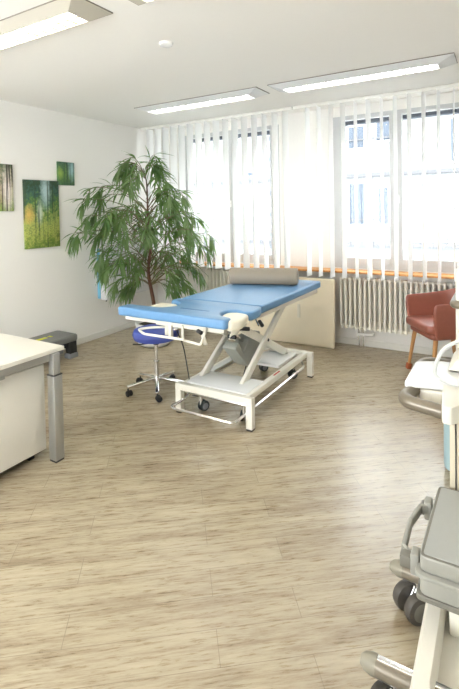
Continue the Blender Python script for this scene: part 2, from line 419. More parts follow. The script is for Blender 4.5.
# ================================================================== CEILING LAMPS
def lamp(x0, x1, yc, label, tubem, side, w=.30, wb=.15, dp=.05, inset=.13):
    t = thing('ceiling_light', label, 'ceiling light', (x0, yc, H), 'fluorescent ceiling lights with white louvres')
    Lx = x1-x0; b = BM()
    A = [(0, -w/2), (Lx, -w/2), (Lx, w/2), (0, w/2)]; B = [(inset, -wb/2), (Lx-inset, -wb/2), (Lx-inset, wb/2), (inset, wb/2)]
    a = [b.verts.new((x, y, -.006)) for x, y in A]; c = [b.verts.new((x, y, -dp)) for x, y in B]
    b.faces.new(a)
    for i in range(4): b.faces.new((a[i], c[i], c[(i+1) % 4], a[(i+1) % 4]))
    # recess around the tube
    e = [b.verts.new((x, y, -.012)) for x, y in [(inset+.01, -wb/2+.008), (Lx-inset-.01, -wb/2+.008), (Lx-inset-.01, wb/2-.008), (inset+.01, wb/2-.008)]]
    for i in range(4): b.faces.new((c[i], e[i], e[(i+1) % 4], c[(i+1) % 4]))
    b.faces.new(e)
    bmesh.ops.recalc_face_normals(b, faces=b.faces)
    obj('lamp_body', b, side, t, smooth=False)
    b = BM(); box(b, .0, -w/2-.001, -.007, Lx, w/2+.001, -.0); obj('shadow_line', b, mat('lamp_gap_shadow', (.22, .2, .17), .8), t, smooth=False)  # shadow line between lamp and ceiling, painted as a dark strip
    b = BM(); tube(b, [(inset+.03, 0, -.027), (Lx-inset-.03, 0, -.027)], .013, 12); obj('tube', b, tubem, t)
    b = BM(); n = int((Lx-2*inset)/.085)
    for i in range(1, n):
        x = inset + (Lx-2*inset)*i/n
        box(b, x-.003, -wb/2+.009, -dp-.001, x+.003, wb/2-.009, -.041)
    for y in (-.001,): box(b, inset+.011, y-.001, -dp, Lx-inset-.011, y+.001, -.044)
    obj('louvre', b, LOUV, t, smooth=False)
    return t
lamp(.86, 2.44, -.88, 'white fluorescent ceiling light above the plant and left window', TUBEF, LAMPB, w=.30)
lamp(2.56, 4.18, -.88, 'white fluorescent ceiling light above the right window', TUBEF, LAMPB, w=.30)
lamp(.90, 2.50, -3.15, 'lit fluorescent ceiling light above the desk, top left of the photo', TUBE, LAMPG, w=.30)
lamp(2.70, 4.31, -3.15, 'fluorescent ceiling light cut by the top edge of the photo', TUBE, LAMPG, w=.30)
b = BM(); lathe(b, [(0, -.022), (.035, -.022), (.048, -.016), (.05, 0)], 32)
tag(obj('smoke_detector', b, WHITEP, None, (2.447, -2.43, H)), 'small round white disc on the bare middle of the ceiling', 'smoke detector')

# ================================================================== RADIATORS
def radiator(x0, x1, label):
    z0, z1 = .215, .815; y = .245; t = thing('radiator', label, 'radiator', (x0, y, z0), 'white column radiators under the windows')
    L = x1-x0; n = round(L/.0565); h = z1-z0
    first = None
    for i in range(n+1):
        if first is None:
            b = BM()
            for yy in (-.028, 0, .028): tube(b, [(0, yy, .012), (0, yy, h-.012)], .0145, 8)
            box(b, -.016, -.042, h-.04, .016, .042, h, .012); box(b, -.016, -.042, 0, .016, .042, .04, .012)
            c = obj('column', b, RADM, t); first = c
        else:
            c = first.copy(); C.objects.link(c); c.parent = t
        c.location = (L*i/n, 0, 0)
    b = BM(); tube(b, [(0, 0, .02), (L, 0, .02)], .015, 8); tube(b, [(0, 0, h-.02), (L, 0, h-.02)], .015, 8); obj('header', b, RADM, t)
    b = BM(); box(b, .05, .045, .06, L-.05, YW-.015-y+.012, .10, .003); box(b, .05, .045, h-.14, L-.05, YW-.015-y+.012, h-.10, .003); obj('bracket', b, RADM, t)
    return t
radiator(.98, 2.25, 'cream column radiator under the left window, behind the treatment table')
r2 = radiator(2.865, 4.42, 'cream column radiator under the right window, behind the armchair')
b = BM()
for x in (.20, .25): tube(b, [(x, 0, .02), (x, 0, -.27)], .008, 8)
obj('pipe', b, CHROME, r2)
b = BM(); box(b, .18, -.02, -.075, .275, .02, -.04, .006); tube(b, [(.25, 0, -.055), (.37, -.0, -.05)], .019, 10); obj('valve', b, WHITEP, r2)

# ================================================================== LEANING MAT
t = thing('exercise_mat', 'large cream folding mat leaning against wall between the radiators', 'mat', (1.50, .09, 0))
b = BM(); box(b, 0, -.05, 0, 1.335, .0, .80, .02, 3); box(b, 0, .002, 0, 1.30, .052, .79, .02, 3)
bmesh.ops.rotate(b, cent=(0, 0, 0), matrix=Matrix.Rotation(-.05, 3, 'X'), verts=b.verts); obj('mat_panel', b, MATM, t)
b = BM(); 
b.free()
for x in (.40, .9):
    b = BM(); box(b, x-.018, -.056, .32, x+.018, -.050, .48, .002)
    bmesh.ops.rotate(b, cent=(0, 0, 0), matrix=Matrix.Rotation(-.05, 3, 'X'), verts=b.verts); obj('strap', b, CPAD, t)

# ================================================================== PICTURES ON THE LEFT WALL
def forest(name, base, glows, trunks, freq, off):
    """printed woodland: base = colour stops from bottom to top, glows = light spots (y, z, 1/ry, 1/rz, colour, strength), trunks = (colour, cover)"""
    m = bpy.data.materials.new(name); m.use_nodes = True; nt = m.node_tree; b = nt.nodes['Principled BSDF']; L = nt.links.new; N = nt.nodes.new
    b.inputs['Roughness'].default_value = .6
    tc = N('ShaderNodeTexCoord'); sx = N('ShaderNodeSeparateXYZ'); L(tc.outputs['Generated'], sx.inputs[0])
    n2 = N('ShaderNodeTexNoise'); n2.inputs['Scale'].default_value = 22; n2.inputs['Detail'].default_value = 6; n2.inputs['Roughness'].default_value = .65; L(tc.outputs['Object'], n2.inputs['Vector'])
    n3 = N('ShaderNodeTexNoise'); n3.inputs['Scale'].default_value = 60; n3.inputs['Detail'].default_value = 3; L(tc.outputs['Object'], n3.inputs['Vector'])
    def mth(op, *v):
        n = N('ShaderNodeMath'); n.operation = op
        for i, x in enumerate(v):
            if isinstance(x, (int, float)): n.inputs[i].default_value = x
            else: L(x, n.inputs[i])
        return n.outputs[0]
    h = mth('ADD', sx.outputs['Z'], mth('MULTIPLY', mth('SUBTRACT', n2.outputs['Fac'], .5), 1.1))
    r = N('ShaderNodeValToRGB'); e = r.color_ramp.elements
    e[0].position = base[0][0]; e[0].color = (*base[0][1], 1); e[1].position = base[-1][0]; e[1].color = (*base[-1][1], 1)
    for p, c in base[1:-1]: k = e.new(p); k.color = (*c, 1)
    L(h, r.inputs[0]); cur = r.outputs[0]
    def mixc(fac, a, c):
        mx = N('ShaderNodeMix'); mx.data_type = 'RGBA'; L(fac, mx.inputs[0]); L(a, mx.inputs[6]); mx.inputs[7].default_value = (*c, 1); return mx.outputs[2]
    # leaf speckle
    sp = N('ShaderNodeMapRange'); sp.inputs[1].default_value = .50; sp.inputs[2].default_value = .62; L(n3.outputs['Fac'], sp.inputs[0])
    cur = mixc(mth('MULTIPLY', sp.outputs[0], .45), cur, (.03, .08, .03))
    for (gy, gz, ry, rz, col, st) in glows:
        a_ = mth('MULTIPLY', mth('SUBTRACT', sx.outputs['Y'], gy), ry); c_ = mth('MULTIPLY', mth('SUBTRACT', sx.outputs['Z'], gz), rz)
        d = mth('SQRT', mth('ADD', mth('MULTIPLY', a_, a_), mth('MULTIPLY', c_, c_)))
        d = mth('ADD', d, mth('MULTIPLY', mth('SUBTRACT', n2.outputs['Fac'], .5), 1.0))
        mr = N('ShaderNodeMapRange'); mr.inputs[1].default_value = .2; mr.inputs[2].default_value = 1.0; mr.inputs[3].default_value = st; mr.inputs[4].default_value = 0; L(d, mr.inputs[0])
        cur = mixc(mr.outputs[0], cur, col)
    mp = N('ShaderNodeMapping'); mp.inputs['Scale'].default_value = (1, freq, .8); mp.inputs['Location'].default_value = (0, off, 0); L(tc.outputs['Object'], mp.inputs['Vector'])
    n = N('ShaderNodeTexNoise'); n.inputs['Scale'].default_value = 1; n.inputs['Detail'].default_value = 2; L(mp.outputs[0], n.inputs['Vector'])
    tr_ = N('ShaderNodeMapRange'); tr_.inputs[1].default_value = trunks[1]; tr_.inputs[2].default_value = trunks[1]+.04; tr_.inputs[4].default_value = trunks[2]; L(n.outputs['Fac'], tr_.inputs[0])
    cur = mixc(tr_.outputs[0], cur, trunks[0])
    L(cur, b.inputs['Base Color'])
    return m
def picture(y0, y1, z0, z1, m, label, lean=0):
    b = BM(); box(b, .002, 0, 0, .026, y1-y0, z1-z0, .003)
    o = obj('canvas_print', b, m, None, (0, y0, z0)); tag(o, label, 'picture', 'forest canvas prints on the left wall')
    return o
YG = (.42, .46, .11); G1 = (.10, .22, .05); TEAL = (.035, .10, .085); DG = (.02, .055, .025)
picture(-2.36, -2.015, 1.655, 2.148, forest('print_trunks', [(.0, (.30, .42, .10)), (.45, (.45, .36, .22)), (1., (.10, .15, .08))], [(.80, .45, 4.5, 1.6, (.95, .86, .80), 1), (.3, .5, 3, 1.5, (.9, .75, .6), 1)], ((.03, .025, .02), .56, .95), 34, .3), 'forest print of dark trunks and white light, cut by left edge')
picture(-1.888, -1.432, 1.235, 1.998, forest('print_meadow', [(.0, (.16, .26, .04)), (.22, YG), (.45, (.30, .38, .10)), (.62, G1), (.85, TEAL), (1., DG)], [(.12, .50, 4.5, 6, (.70, .45, .12), .8), (.60, .82, 5.5, 3.2, (.45, .60, .62), .9), (.42, .52, 9, 4.5, (.62, .70, .60), .75)], ((.03, .06, .03), .60, .75), 30, .8), 'largest canvas print, tall yellow-green sunlit forest')
picture(-1.436, -1.195, 1.955, 2.230, forest('print_small', [(.0, (.05, .12, .06)), (.5, (.12, .24, .06)), (1., (.04, .11, .07))], [(.85, .7, 3.5, 1.6, (.35, .55, .58), .9), (.15, .5, 5, 3, (.30, .42, .08), .7)], ((.02, .05, .04), .58, .7), 34, 1.7), 'small square green forest print nearest the plant')

# ================================================================== WALL-HUNG FOLDING UNIT
t = thing('folding_wall_couch', 'white wall unit with light blue edge, behind the plant leaves', 'wall unit', (0, -.85, .50))
b = BM(); box(b, .003, -.006, .01, .045, .80, .655, .006); obj('blue_panel', b, SKYB, t)
b = BM(); prism(b, round_poly([(.0455, 0), (.165, 0), (.165, .50), (.13, .61), (.10, .66), (.0455, .668)], .02), .006, .81, .004, 2, 'y'); obj('white_shell', b, GREYW, t)
for y in (.03, .12):
    b = BM(); lathe(b, [(.009, -.022), (.009, .002)], 12, (.12, y, 0)); obj('foot', b, BLACK, t)

# ================================================================== PLANT
PX, PYY = .84, -.74
t = thing('potted_ficus', 'tall indoor fig plant with long drooping narrow leaves by the window', 'plant', (PX, PYY, 0))
b = BM(); lathe(b, [(0, .0), (.155, .0), (.20, .03), (.215, .09), (.225, .26), (.235, .27), (.225, .285), (.205, .28), (.20, .24), (0, .24)], 40); obj('pot', b, POT, t)
b = BM(); lathe(b, [(0, .246), (.199, .244)], 40); obj('soil', b, SOIL, t)
tr = smooth_path([(0, 0, .2), (-.02, .02, .5), (-.05, -.03, .9), (.0, -.02, 1.25), (-.06, .0, 1.6), (-.05, -.02, 1.95), (-.10, -.02, 2.15)], 5)
b = BM(); tube(b, tr, .028, 10, r2=.004); obj('trunk', b, BARK, t)
# second slimmer stem twisted beside it
br = BM(); lf = BM()
rnd = random.Random(11)
def trunk_at(z):
    for a, c in zip(tr, tr[1:]):
        if a.z <= z <= c.z: return a.lerp(c, (z-a.z)/(c.z-a.z+1e-9))
    return tr[-1]
def leaf(p, d, L, wd):
    """narrow pointed leaf, folded along the midrib and arching down"""
    d = d.normalized(); side = d.cross(V(0, 0, 1)); side = side.normalized() if side.length > .05 else V(1, 0, 0)
    roll = rnd.uniform(-.7, .7); side = (side*math.cos(roll) + d.cross(side)*math.sin(roll)).normalized()
    n = 6; pos = Vector(p); cur = d.copy(); rows = []
    prof = [.10, .62, .98, 1.0, .78, .42, .03]
    for i in range(n+1):
        nr = side.cross(cur).normalized()
        wv = wd*.5*prof[i]
        rows.append((lf.verts.new(pos - side*wv + nr*wv*.35), lf.verts.new(pos), lf.verts.new(pos + side*wv + nr*wv*.35)))
        cur = (cur + V(0, 0, -.11)).normalized(); pos = pos + cur*(L/n)
    for a, c in zip(rows, rows[1:]):
        lf.faces.new((a[0], a[1], c[1], c[0])); lf.faces.new((a[1], a[2], c[2], c[1]))
perp = V(.77, .64, 0); back = V(-.64, .77, 0)     # directions used only to shape the lopsided crown
def reach(z, side):
    # side: +1 towards the window, -1 towards the desk
    L_ = [(.50, .30), (.7, .45), (.9, .52), (1.2, .72), (1.45, 1.00), (1.7, 1.02), (1.9, .95), (2.05, .70), (2.25, .30), (2.35, .15)]
    R_ = [(.50, .30), (.7, .58), (.9, .66), (1.2, .78), (1.45, .88), (1.65, .70), (1.9, .46), (2.05, .38), (2.25, .22), (2.35, .15)]
    out = []
    for pts in (L_, R_):
        v = .15
        for a, c in zip(pts, pts[1:]):
            if a[0] <= z <= c[0]: v = a[1] + (c[1]-a[1])*(z-a[0])/(c[0]-a[0])
        out.append(v)
    k = (side+1)/2
    return out[0]*(1-k) + out[1]*k
def ok(p):
    w_ = p + V(PX, PYY, 0)
    return w_.x > .05 and w_.y < -.08 and not (w_.x < .22 and w_.y > -.92 and w_.z < 1.24)
nb = 0; tries = 0
while nb < 100 and tries < 1500:
    tries += 1
    zt = rnd.uniform(.68, 2.32)          # height of the branch tip's bow
    phi = rnd.uniform(0, 2*PI); dirh = V(math.cos(phi), math.sin(phi), 0); sdv = dirh.dot(perp)
    if rnd.random() > .45 + .55*abs(sdv): continue
    R2 = reach(zt, sdv)*rnd.uniform(.38, 1.0)*.88
    if abs(sdv) < .5: R2 *= .75
    st = trunk_at(max(.72, min(2.05, zt - R2*rnd.uniform(.35, .6))))
    end = V(st.x, st.y, 0) + dirh*R2 + V(0, 0, zt)
    k = 0
    while not ok(end + dirh*.06) and k < 14: R2 *= .9; end = V(st.x, st.y, 0) + dirh*R2 + V(0, 0, zt); k += 1
    if R2 < .15: continue
    nb += 1
    mid = st.lerp(end, .5) + V(0, 0, .12*R2 + .03)
    path = smooth_path([st, mid, end, end + dirh*.06 - V(0, 0, .07)], 5)
    tube(br, path, .006, 5, r2=.002)
    m_ = len(path)
    for i in range(int(m_*.42), m_):
        last = i >= m_-2
        for q in range(2 if not last else 5):
            if not last and rnd.random() < .18: continue
            p = path[i] + V(rnd.uniform(-.01, .01), rnd.uniform(-.01, .01), 0); tdir = (path[i]-path[i-1]).normalized()
            sgn = -1 if (i+q) % 2 else 1
            sd = tdir.cross(V(0, 0, 1)).normalized()*sgn
            d = tdir*rnd.uniform(.2, 1.1) + sd*rnd.uniform(.15, 1.0) + V(0, 0, rnd.uniform(-.85, .45))
            L = rnd.uniform(.17, .29)
            if not ok(p + d.normalized()*L*.9): d = V(max(d.x, 0)*.3, min(d.y, 0)*.3, -.9)
            if not ok(p + d.normalized()*L*.9): continue
            leaf(p, d, L, rnd.uniform(.017, .026))
obj('branch', br, mat('green_brown_twig', (.15, .13, .06), .7, noise=(30, .2)), t); obj('foliage', lf, LEAF, t)

# ================================================================== AEROBIC STEP
t = thing('aerobic_step', 'dark grey plastic step bench with yellow mark, by left wall', 'step bench', (.02, -2.20, 0))
b = BM(); prism(b, round_poly([(0, 0), (.36, 0), (.36, .70), (0, .70)], .05), .185, .26, .02, 3); obj('platform', b, DKGREY, t)
for y in (.0, .56):
    b = BM()
    for x in (.02, .28): prism(b, [(x, .055), (x+.07, .055), (x+.085 if x < .1 else x+.065, .19), (x-.01, .19)], y+.02, y+.12, .006, 2, 'y')
    box(b, .03, y+.035, .10, .33, y+.10, .19, .004); obj('leg', b, STEPB, t)
    for fx in (.01, .26):
        b = BM(); box(b, fx, y+.01, 0, fx+.095, y+.13, .058, .008); obj('foot', b, STEPG, t)
b = BM(); box(b, .14, .30, .26, .20, .42, .2612); box(b, .14, .45, .26, .20, .48, .2612); obj('yellow_marking', b, YEL, t)

# ================================================================== DESK
DX, DY = 1.985, -3.005
t = thing('desk', 'cream desk with telescopic silver leg, at left edge', 'desk', (DX, DY, 0))
b = BM(); box(b, -.80, -1.62, .712, 0, 0, .738, .002); obj('desk_top', b, DESKW, t)
def deskleg(y):
    b = BM(); box(b, -.032, y-.045, .50, .021, y+.008, .711, .004); o = obj('upper_leg', b, ALU, t)
    b = BM(); box(b, -.039, y-.052, .012, .029, y+.016, .57, .005); o = obj('leg', b, ALU, t)
    b = BM(); box(b, -.040, y-.053, .566, .030, y+.017, .574, .002); obj('leg_collar', b, BLACK, t)
    b = BM(); box(b, -.036, y-.049, 0, .026, y+.013, .013, .002); obj('foot', b, BLACK, t)
deskleg(-.060); deskleg(-1.50)
b = BM(); box(b, -.052, -1.5, .660, -.016, -.08, .711, .003); box(b, -.75, -.10, .650, -.06, -.07, .711, .003); box(b, -.05, -1.2, .648, -.010, -.42, .672, .003); obj('beam', b, ALU, t)
t = thing('drawer_pedestal', 'cream cabinet standing under the desk, beside the silver leg', 'cabinet', (1.885, -3.09, 0))
b = BM(); box(b, -.58, -.80, .055, -.03, -.0, .60, .003); obj('body', b, DESKW, t)
b = BM(); box(b, -.028, -.80, .055, 0, .0, .625, .004); obj('side_panel', b, DESKW, t)
b = BM()
for x in (-.53, -.08):
    for y in (-.74, -.07): box(b, x-.02, y-.02, 0, x+.02, y+.02, .056)
box(b, -.53, -.76, .03, -.04, -.02, .056); obj('plinth', b, BLACK, t)

# ================================================================== CASTERS
def caster(parent, x, y, ztop, r, rot, wheelm=RUBBER, forkm=CHROME, name='caster', wd=.018, hub=None):
    """swivel caster with twin wheels whose tread touches z=0"""
    e = BM(); a = V(math.cos(rot), math.sin(rot), 0); sd = V(-a.y, a.x, 0); c = V(x, y, 0) + a*r*.55
    lathe(e, [(r*.28, r*1.25), (r*.28, ztop)], 14, (x, y, 0))
    for s in (-1, 1):
        bar(e, V(x, y, r*1.9) + sd*s*(wd*.12), V(c.x, c.y, r) + sd*s*(wd*.12), wd*.2, r*.6, sd)
    f = obj(name, e, forkm, parent)
    for s in (-1, 1):
        b = BM(); o0 = s*wd*.25 + s*wd*.45
        lathe(b, [(0, -wd*.42), (r*.75, -wd*.42), (r*.95, -wd*.32), (r, -wd*.1), (r, wd*.1), (r*.95, wd*.32), (r*.75, wd*.42), (0, wd*.42)], 22, (0, 0, 0), 'x')
        M_ = Matrix((( sd.x, a.x, 0, c.x + sd.x*o0), (sd.y, a.y, 0, c.y + sd.y*o0), (0, 0, 1, r), (0, 0, 0, 1)))
        bmesh.ops.transform(b, matrix=M_, verts=b.verts); wv = obj('wheel', b, wheelm, f)
        if hub:
            b = BM(); lathe(b, [(0, s*wd*.43), (r*.62, s*wd*.43), (r*.66, s*wd*.40)], 22, (0, 0, 0), 'x')
            bmesh.ops.transform(b, matrix=M_, verts=b.verts); obj('hub_cap', b, hub, f)
    return f

# ================================================================== STOOL
t = thing('rolling_stool', 'round royal blue stool on chrome star base, beside the table', 'stool', (1.80, -1.85, 0))
b = BM(); lathe(b, [(0, .470), (.17, .470), (.195, .478), (.205, .50), (.205, .535), (.195, .556), (.165, .566), (0, .570)], 44); obj('seat', b, BLUED, t)
b = BM(); tube(b, [(.207*math.cos(2*PI*i/40), .207*math.sin(2*PI*i/40), .517) for i in range(40)], .0035, 6, closed=True); obj('piping', b, BLUED, t)
b = BM(); lathe(b, [(0, .435), (.05, .435), (.11, .455), (.16, .469), (0, .4695)], 32); obj('seat_plate', b, BLACK, t)
b = BM(); lathe(b, [(.025, .09), (.025, .26), (.028, .262), (.028, .27), (.016, .272), (.016, .437)], 20); obj('column', b, CHROME, t)
b = BM(); lathe(b, [(0, .42), (.026, .42), (.028, .437), (0, .44)], 20); tube(b, [(0, 0, .436), (-.10, -.10, .43), (-.16, -.13, .432)], .006, 8); obj('height_lever', b, BLACK, t)
for k in range(5):
    a = math.radians(238 + 72*k); d = V(math.cos(a), math.sin(a), 0)
    b = BM(); bar(b, d*.02 + V(0, 0, .115), d*.275 + V(0, 0, .078), .034, .026, bev=.008); obj('leg', b, CHROME, t)
    caster(t, d.x*.265, d.y*.265, .075, .026, a+1.9, RUBBER, BLACK, wd=.022)
b = BM(); lathe(b, [(0, .075), (.04, .08), (.045, .10), (.04, .125), (0, .13)], 20); obj('hub', b, CHROME, t)

# ================================================================== TREATMENT TABLE
TX, TY = 2.575, -1.49
t = thing('treatment_table', 'height-adjustable treatment table with light blue padded top and scissor lift', 'treatment table', (TX, TY, 0))
def T(name, m, fn, parent=None):
    b = BM(); fn(b); bmesh.ops.translate(b, vec=(-TX, -TY, 0), verts=b.verts); return obj(name, b, m, parent or t)
ZT, ZB = .862, .792
T('back_cushion', BLUEL, lambda b: prism(b, round_poly([(2.075, -1.830), (2.865, -1.830), (2.865, -.45), (2.075, -.45)], .03), ZB, ZT, .018, 4))
head = [(1.83, -2.36), (2.86, -2.375), (2.865, -2.28), (2.745, -2.245), (2.695, -2.16), (2.70, -2.09), (2.775, -2.045), (2.85, -2.085), (2.90, -2.05), (2.90, -1.93), (2.872, -1.838), (2.068, -1.838), (2.05, -1.95), (2.16, -1.975), (2.235, -2.05), (2.235, -2.13), (2.18, -2.215), (1.83, -2.225)]
T('head_cushion', BLUEL, lambda b: prism(b, round_poly(head, .035, 4), ZB, ZT, .016, 4))
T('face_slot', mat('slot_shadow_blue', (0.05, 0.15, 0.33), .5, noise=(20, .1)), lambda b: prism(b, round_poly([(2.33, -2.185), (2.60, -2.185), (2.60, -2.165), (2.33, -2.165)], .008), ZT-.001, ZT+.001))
T('arm_pad', CPAD, lambda b: prism(b, round_poly([(2.755, -2.275), (2.87, -2.345), (2.925, -2.26), (2.89, -2.08), (2.785, -2.055), (2.715, -2.09), (2.712, -2.17)], .03, 4), .775, .850, .022, 4))
T('arm_pad', CPAD, lambda b: prism(b, round_poly([(1.985, -2.205), (2.165, -2.205), (2.222, -2.125), (2.222, -2.05), (2.15, -1.985), (1.985, -1.985)], .03, 4), .775, .845, .022, 4))
# frame below the cushions
def upper(b):
    for x in (2.17, 2.77): bar(b, (x, -1.86, .760), (x, -.55, .760), .035, .05)
    for x in (2.2, 2.77): bar(b, (x, -2.28, .762), (x, -1.80, .762), .03, .04)
    for y in (-2.27, -1.75, -1.0, -.56): bar(b, (2.17, y, .755), (2.77, y, .755), .03, .035)
    bar(b, (1.86, -2.28, .765), (2.80, -2.28, .765), .03, .03)
    bar(b, (2.81, -1.80, .765), (2.835, -.50, .765), .012, .045)
T('upper_frame', CREAM, upper)
T('arm_rest_loop', CREAM, lambda b: tube(b, bent([(2.48, -2.34, .672), (2.10, -2.35, .672), (2.00, -2.30, .685), (2.10, -2.25, .70), (2.42, -2.14, .725)], .03), .010, 8))
T('arm_rest_loop', CREAM, lambda b: tube(b, bent([(2.44, -2.30, .765), (2.44, -2.30, .655), (2.60, -2.30, .640), (2.66, -2.30, .77)], .02), .010, 8))
T('arm_rest_bracket', CREAM, lambda b: box(b, 2.22, -2.24, .65, 2.25, -2.20, .77, .003))
T('arm_rest_bracket', CREAM, lambda b: box(b, 2.30, -2.3, .655, 2.33, -2.27, .765, .003))
T('arm_rest_bracket', CREAM, lambda b: bar(b, (2.58, -2.27, .76), (2.60, -2.23, .62), .035, .012))
T('arm_rest_bracket', CREAM, lambda b: bar(b, (2.86, -2.22, .775), (2.80, -2.18, .68), .06, .012))
T('lever', CHROME, lambda b: (tube(b, [(2.30, -2.22, .700), (2.52, -2.20, .742)], .010, 8), tube(b, [(2.90, -1.95, .735), (2.84, -1.88, .755), (2.8, -1.8, .76)], .006, 8)))
for p, q in (((2.84, -2.16, .755), (2.90, -2.10, .745)), ((2.86, -1.86, .745), (2.905, -1.90, .725)), ((2.62, -2.36, .76), (2.66, -2.37, .75)), ((2.78, -2.2, .70), (2.84, -2.2, .70))):
    T('knob', BLACK, lambda b: tube(b, [p, q], .015, 12))
# scissor arms
def xarm(x, a, c): return T('scissor_arm', CREAM, lambda b: bar(b, (x, a[0], a[1]), (x, c[0], c[1]), .032, .062, V(1, 0, 0)))
for x in (2.335, 2.72):
    xarm(x, (-1.92, .215), (-1.06, .745))
for x in (2.375, 2.68):
    xarm(x, (-1.98, .735), (-.98, .235))
for (y, z) in ((-1.92, .225), (-1.06, .74), (-1.98, .73), (-.98, .24), (-1.46, .48)):
    T('axle', CREAM, lambda b: tube(b, [(2.34, y, z), (2.72, y, z)], .014, 10))
T('pivot_cap', BLACK, lambda b: (tube(b, [(2.69, -1.98, .735), (2.745, -1.98, .735)], .018, 12), tube(b, [(2.73, -1.46, .48), (2.742, -1.46, .48)], .013, 12)))
T('motor_housing', MOTOR, lambda b: prism(b, round_poly([(-1.80, .47), (-1.62, .30), (-1.56, .255), (-1.49, .235), (-1.38, .27), (-1.33, .45), (-1.35, .52), (-1.42, .52), (-1.55, .50), (-1.66, .40), (-1.74, .52)], .02, 3), 2.47, 2.60, .008, 2, 'x'))
T('lift_rod', CHROME, lambda b: (tube(b, [(2.54, -1.45, .40), (2.54, -1.93, .70)], .016, 12), tube(b, [(2.54, -1.40, .30), (2.54, -1.05, .25)], .012, 10)))
# base
def feet(b):
    for y in (-2.115, -.895):
        box(b, 2.232, y-.025, .19, 2.93, y+.025, .242, .004)
    for x in (2.29, 2.86): bar(b, (x, -2.10, .217), (x, -.90, .217), .045, .045)
T('base_frame', CREAM, feet)
for y in (-2.115, -.895):
    for x in (2.259, 2.903):
        lg = T('leg', CREAM, lambda b: box(b, x-.027, y-.025, .012, x+.027, y+.025, .192, .004))
        T('foot_pad', RUBBER, lambda b: box(b, x-.024, y-.022, 0, x+.024, y+.022, .013, .002), lg).matrix_parent_inverse = Matrix.Identity(4)
T('base_cover', WHITEP, lambda b: (box(b, 2.30, -2.08, .232, 2.85, -1.78, .246, .005), prism(b, [(2.30, -1.78), (2.36, -1.78), (2.36, -1.0), (2.30, -1.0)], .236, .243)))
T('base_cover', WHITEP, lambda b: box(b, 2.42, -1.35, .20, 2.78, -.93, .225, .006))
T('red_marking', REDM, lambda b: box(b, 2.852, -1.62, .2392, 2.868, -1.50, .2402))
def rail(b):
    tube(b, bent([(2.33, -1.05, .185), (2.30, -1.95, .185), (2.285, -2.04, .105), (2.275, -2.27, .098), (2.85, -2.27, .098), (2.86, -2.02, .11), (2.875, -1.90, .12), (2.875, -.98, .12), (2.82, -.93, .17)], .05, 6), .0115, 10)
T('foot_rail', CHROME, rail)
T('crossbar', CHROME, lambda b: tube(b, [(2.28, -2.07, .155), (2.88, -2.07, .155)], .012, 10))
for (x, y, a) in ((2.40, -2.02, 1.2), (2.80, -2.03, 1.9), (2.42, -.98, 1.0), (2.78, -.99, -2.2)):
    f = caster(t, x-TX, y-TY, .20, .042, a, mat('green_grey_tyre', (.03, .04, .038), .5, noise=(50, .1)), CHROME, wd=.026, hub=STEPG)
b = BM(); tube(b, smooth_path([(2.28-TX, -2.18-TY, .70), (2.33-TX, -2.15-TY, .55), (2.30-TX, -2.05-TY, .30), (2.24-TX, -1.92-TY, .08), (2.2-TX, -1.8-TY, .006), (2.35-TX, -1.7-TY, .006), (2.5-TX, -1.6-TY, .05), (2.54-TX, -1.5-TY, .25)], 6), .005, 6); obj('power_cable', b, BLACK, t)

# bolster
import mathutils
bd = V(.655, .222, 0); ang = math.atan2(.215, .66)
b = BM(); L = .69
prism(b, [(.09+.093*math.cos(math.radians(t_)), .076+.090*math.sin(math.radians(t_))) for t_ in range(-54, 236, 10)], 0, L, .014, 3, 'x')
bmesh.ops.recalc_face_normals(b, faces=b.faces)
o = obj('bolster', b, TAUPE, None, (2.118, -1.085, ZT+.001)); o.rotation_euler = (0, 0, ang)
tag(o, 'taupe half-round bolster cushion lying on the blue table', 'bolster')

# ================================================================== TUB ARMCHAIR
AX, AY = 4.035, -.245
t = thing('tub_armchair', 'terracotta leather tub armchair with oak legs, in front of the radiator', 'armchair', (AX, AY, 0), rz=math.radians(36))
# chair faces -x locally; shell = wrap-around back and arms
def shell(b):
    n = 28; rows = []; th = .045
    def pt(u, off):
        # u 0..1 around: from far front (+y side) round the back (+x) to near front (-y side)
        a = u
        hw, dp_ = .275-off, .275-off
        k = 3.0
        ang_ = PI/2 - a*PI
        # superellipse back half, straight arms forward
        if a < .22: return V(-.27 + (a/.22)*.27, hw, 0)
        if a > .78: return V(-.27 + ((1-a)/.22)*.27, -hw, 0)
        ph = PI/2 - (a-.22)/.56*PI
        c, s = math.cos(ph), math.sin(ph)
        return V(dp_*abs(c)**(2/2.8), hw*math.copysign(abs(s)**(2/2.8), s), 0)
    for i in range(n+1):
        u = i/n; o_, i_ = pt(u, 0), pt(u, th)
        hb = .74 + .09*math.exp(-((u-.5)/.20)**2) - .02*(1 if u < .03 or u > .97 else 0)
        zb = .40 - .0*u
        flare = 1.06
        rows.append([V(o_.x*.9, o_.y*.88, zb), V(o_.x, o_.y, .50), V(o_.x*flare, o_.y*flare, hb-.015), V((o_.x+i_.x)/2*flare, (o_.y+i_.y)/2*flare, hb+.008), V(i_.x*flare, i_.y*flare, hb-.015), V(i_.x, i_.y, .50), V(i_.x*.9, i_.y*.9, zb+.01)])
    vs = [[b.verts.new(p) for p in r] for r in rows]
    for A, B in zip(vs, vs[1:]):
        for k in range(len(A)): b.faces.new((A[k], A[(k+1) % len(A)], B[(k+1) % len(B)], B[k]))
    b.faces.new(vs[0][::-1]); b.faces.new(vs[-1])
    bmesh.ops.recalc_face_normals(b, faces=b.faces)
b = BM(); shell(b); o = obj('backrest', b, TERRA, t); m_ = o.modifiers.new('s', 'SUBSURF'); m_.levels = 1; m_.render_levels = 2
b = BM(); prism(b, round_poly([(-.31, -.245), (-.31, .245), (.19, .22), (.19, -.22)], .08, 5), .455, .535, .03, 4); obj('seat', b, TERRA, t)
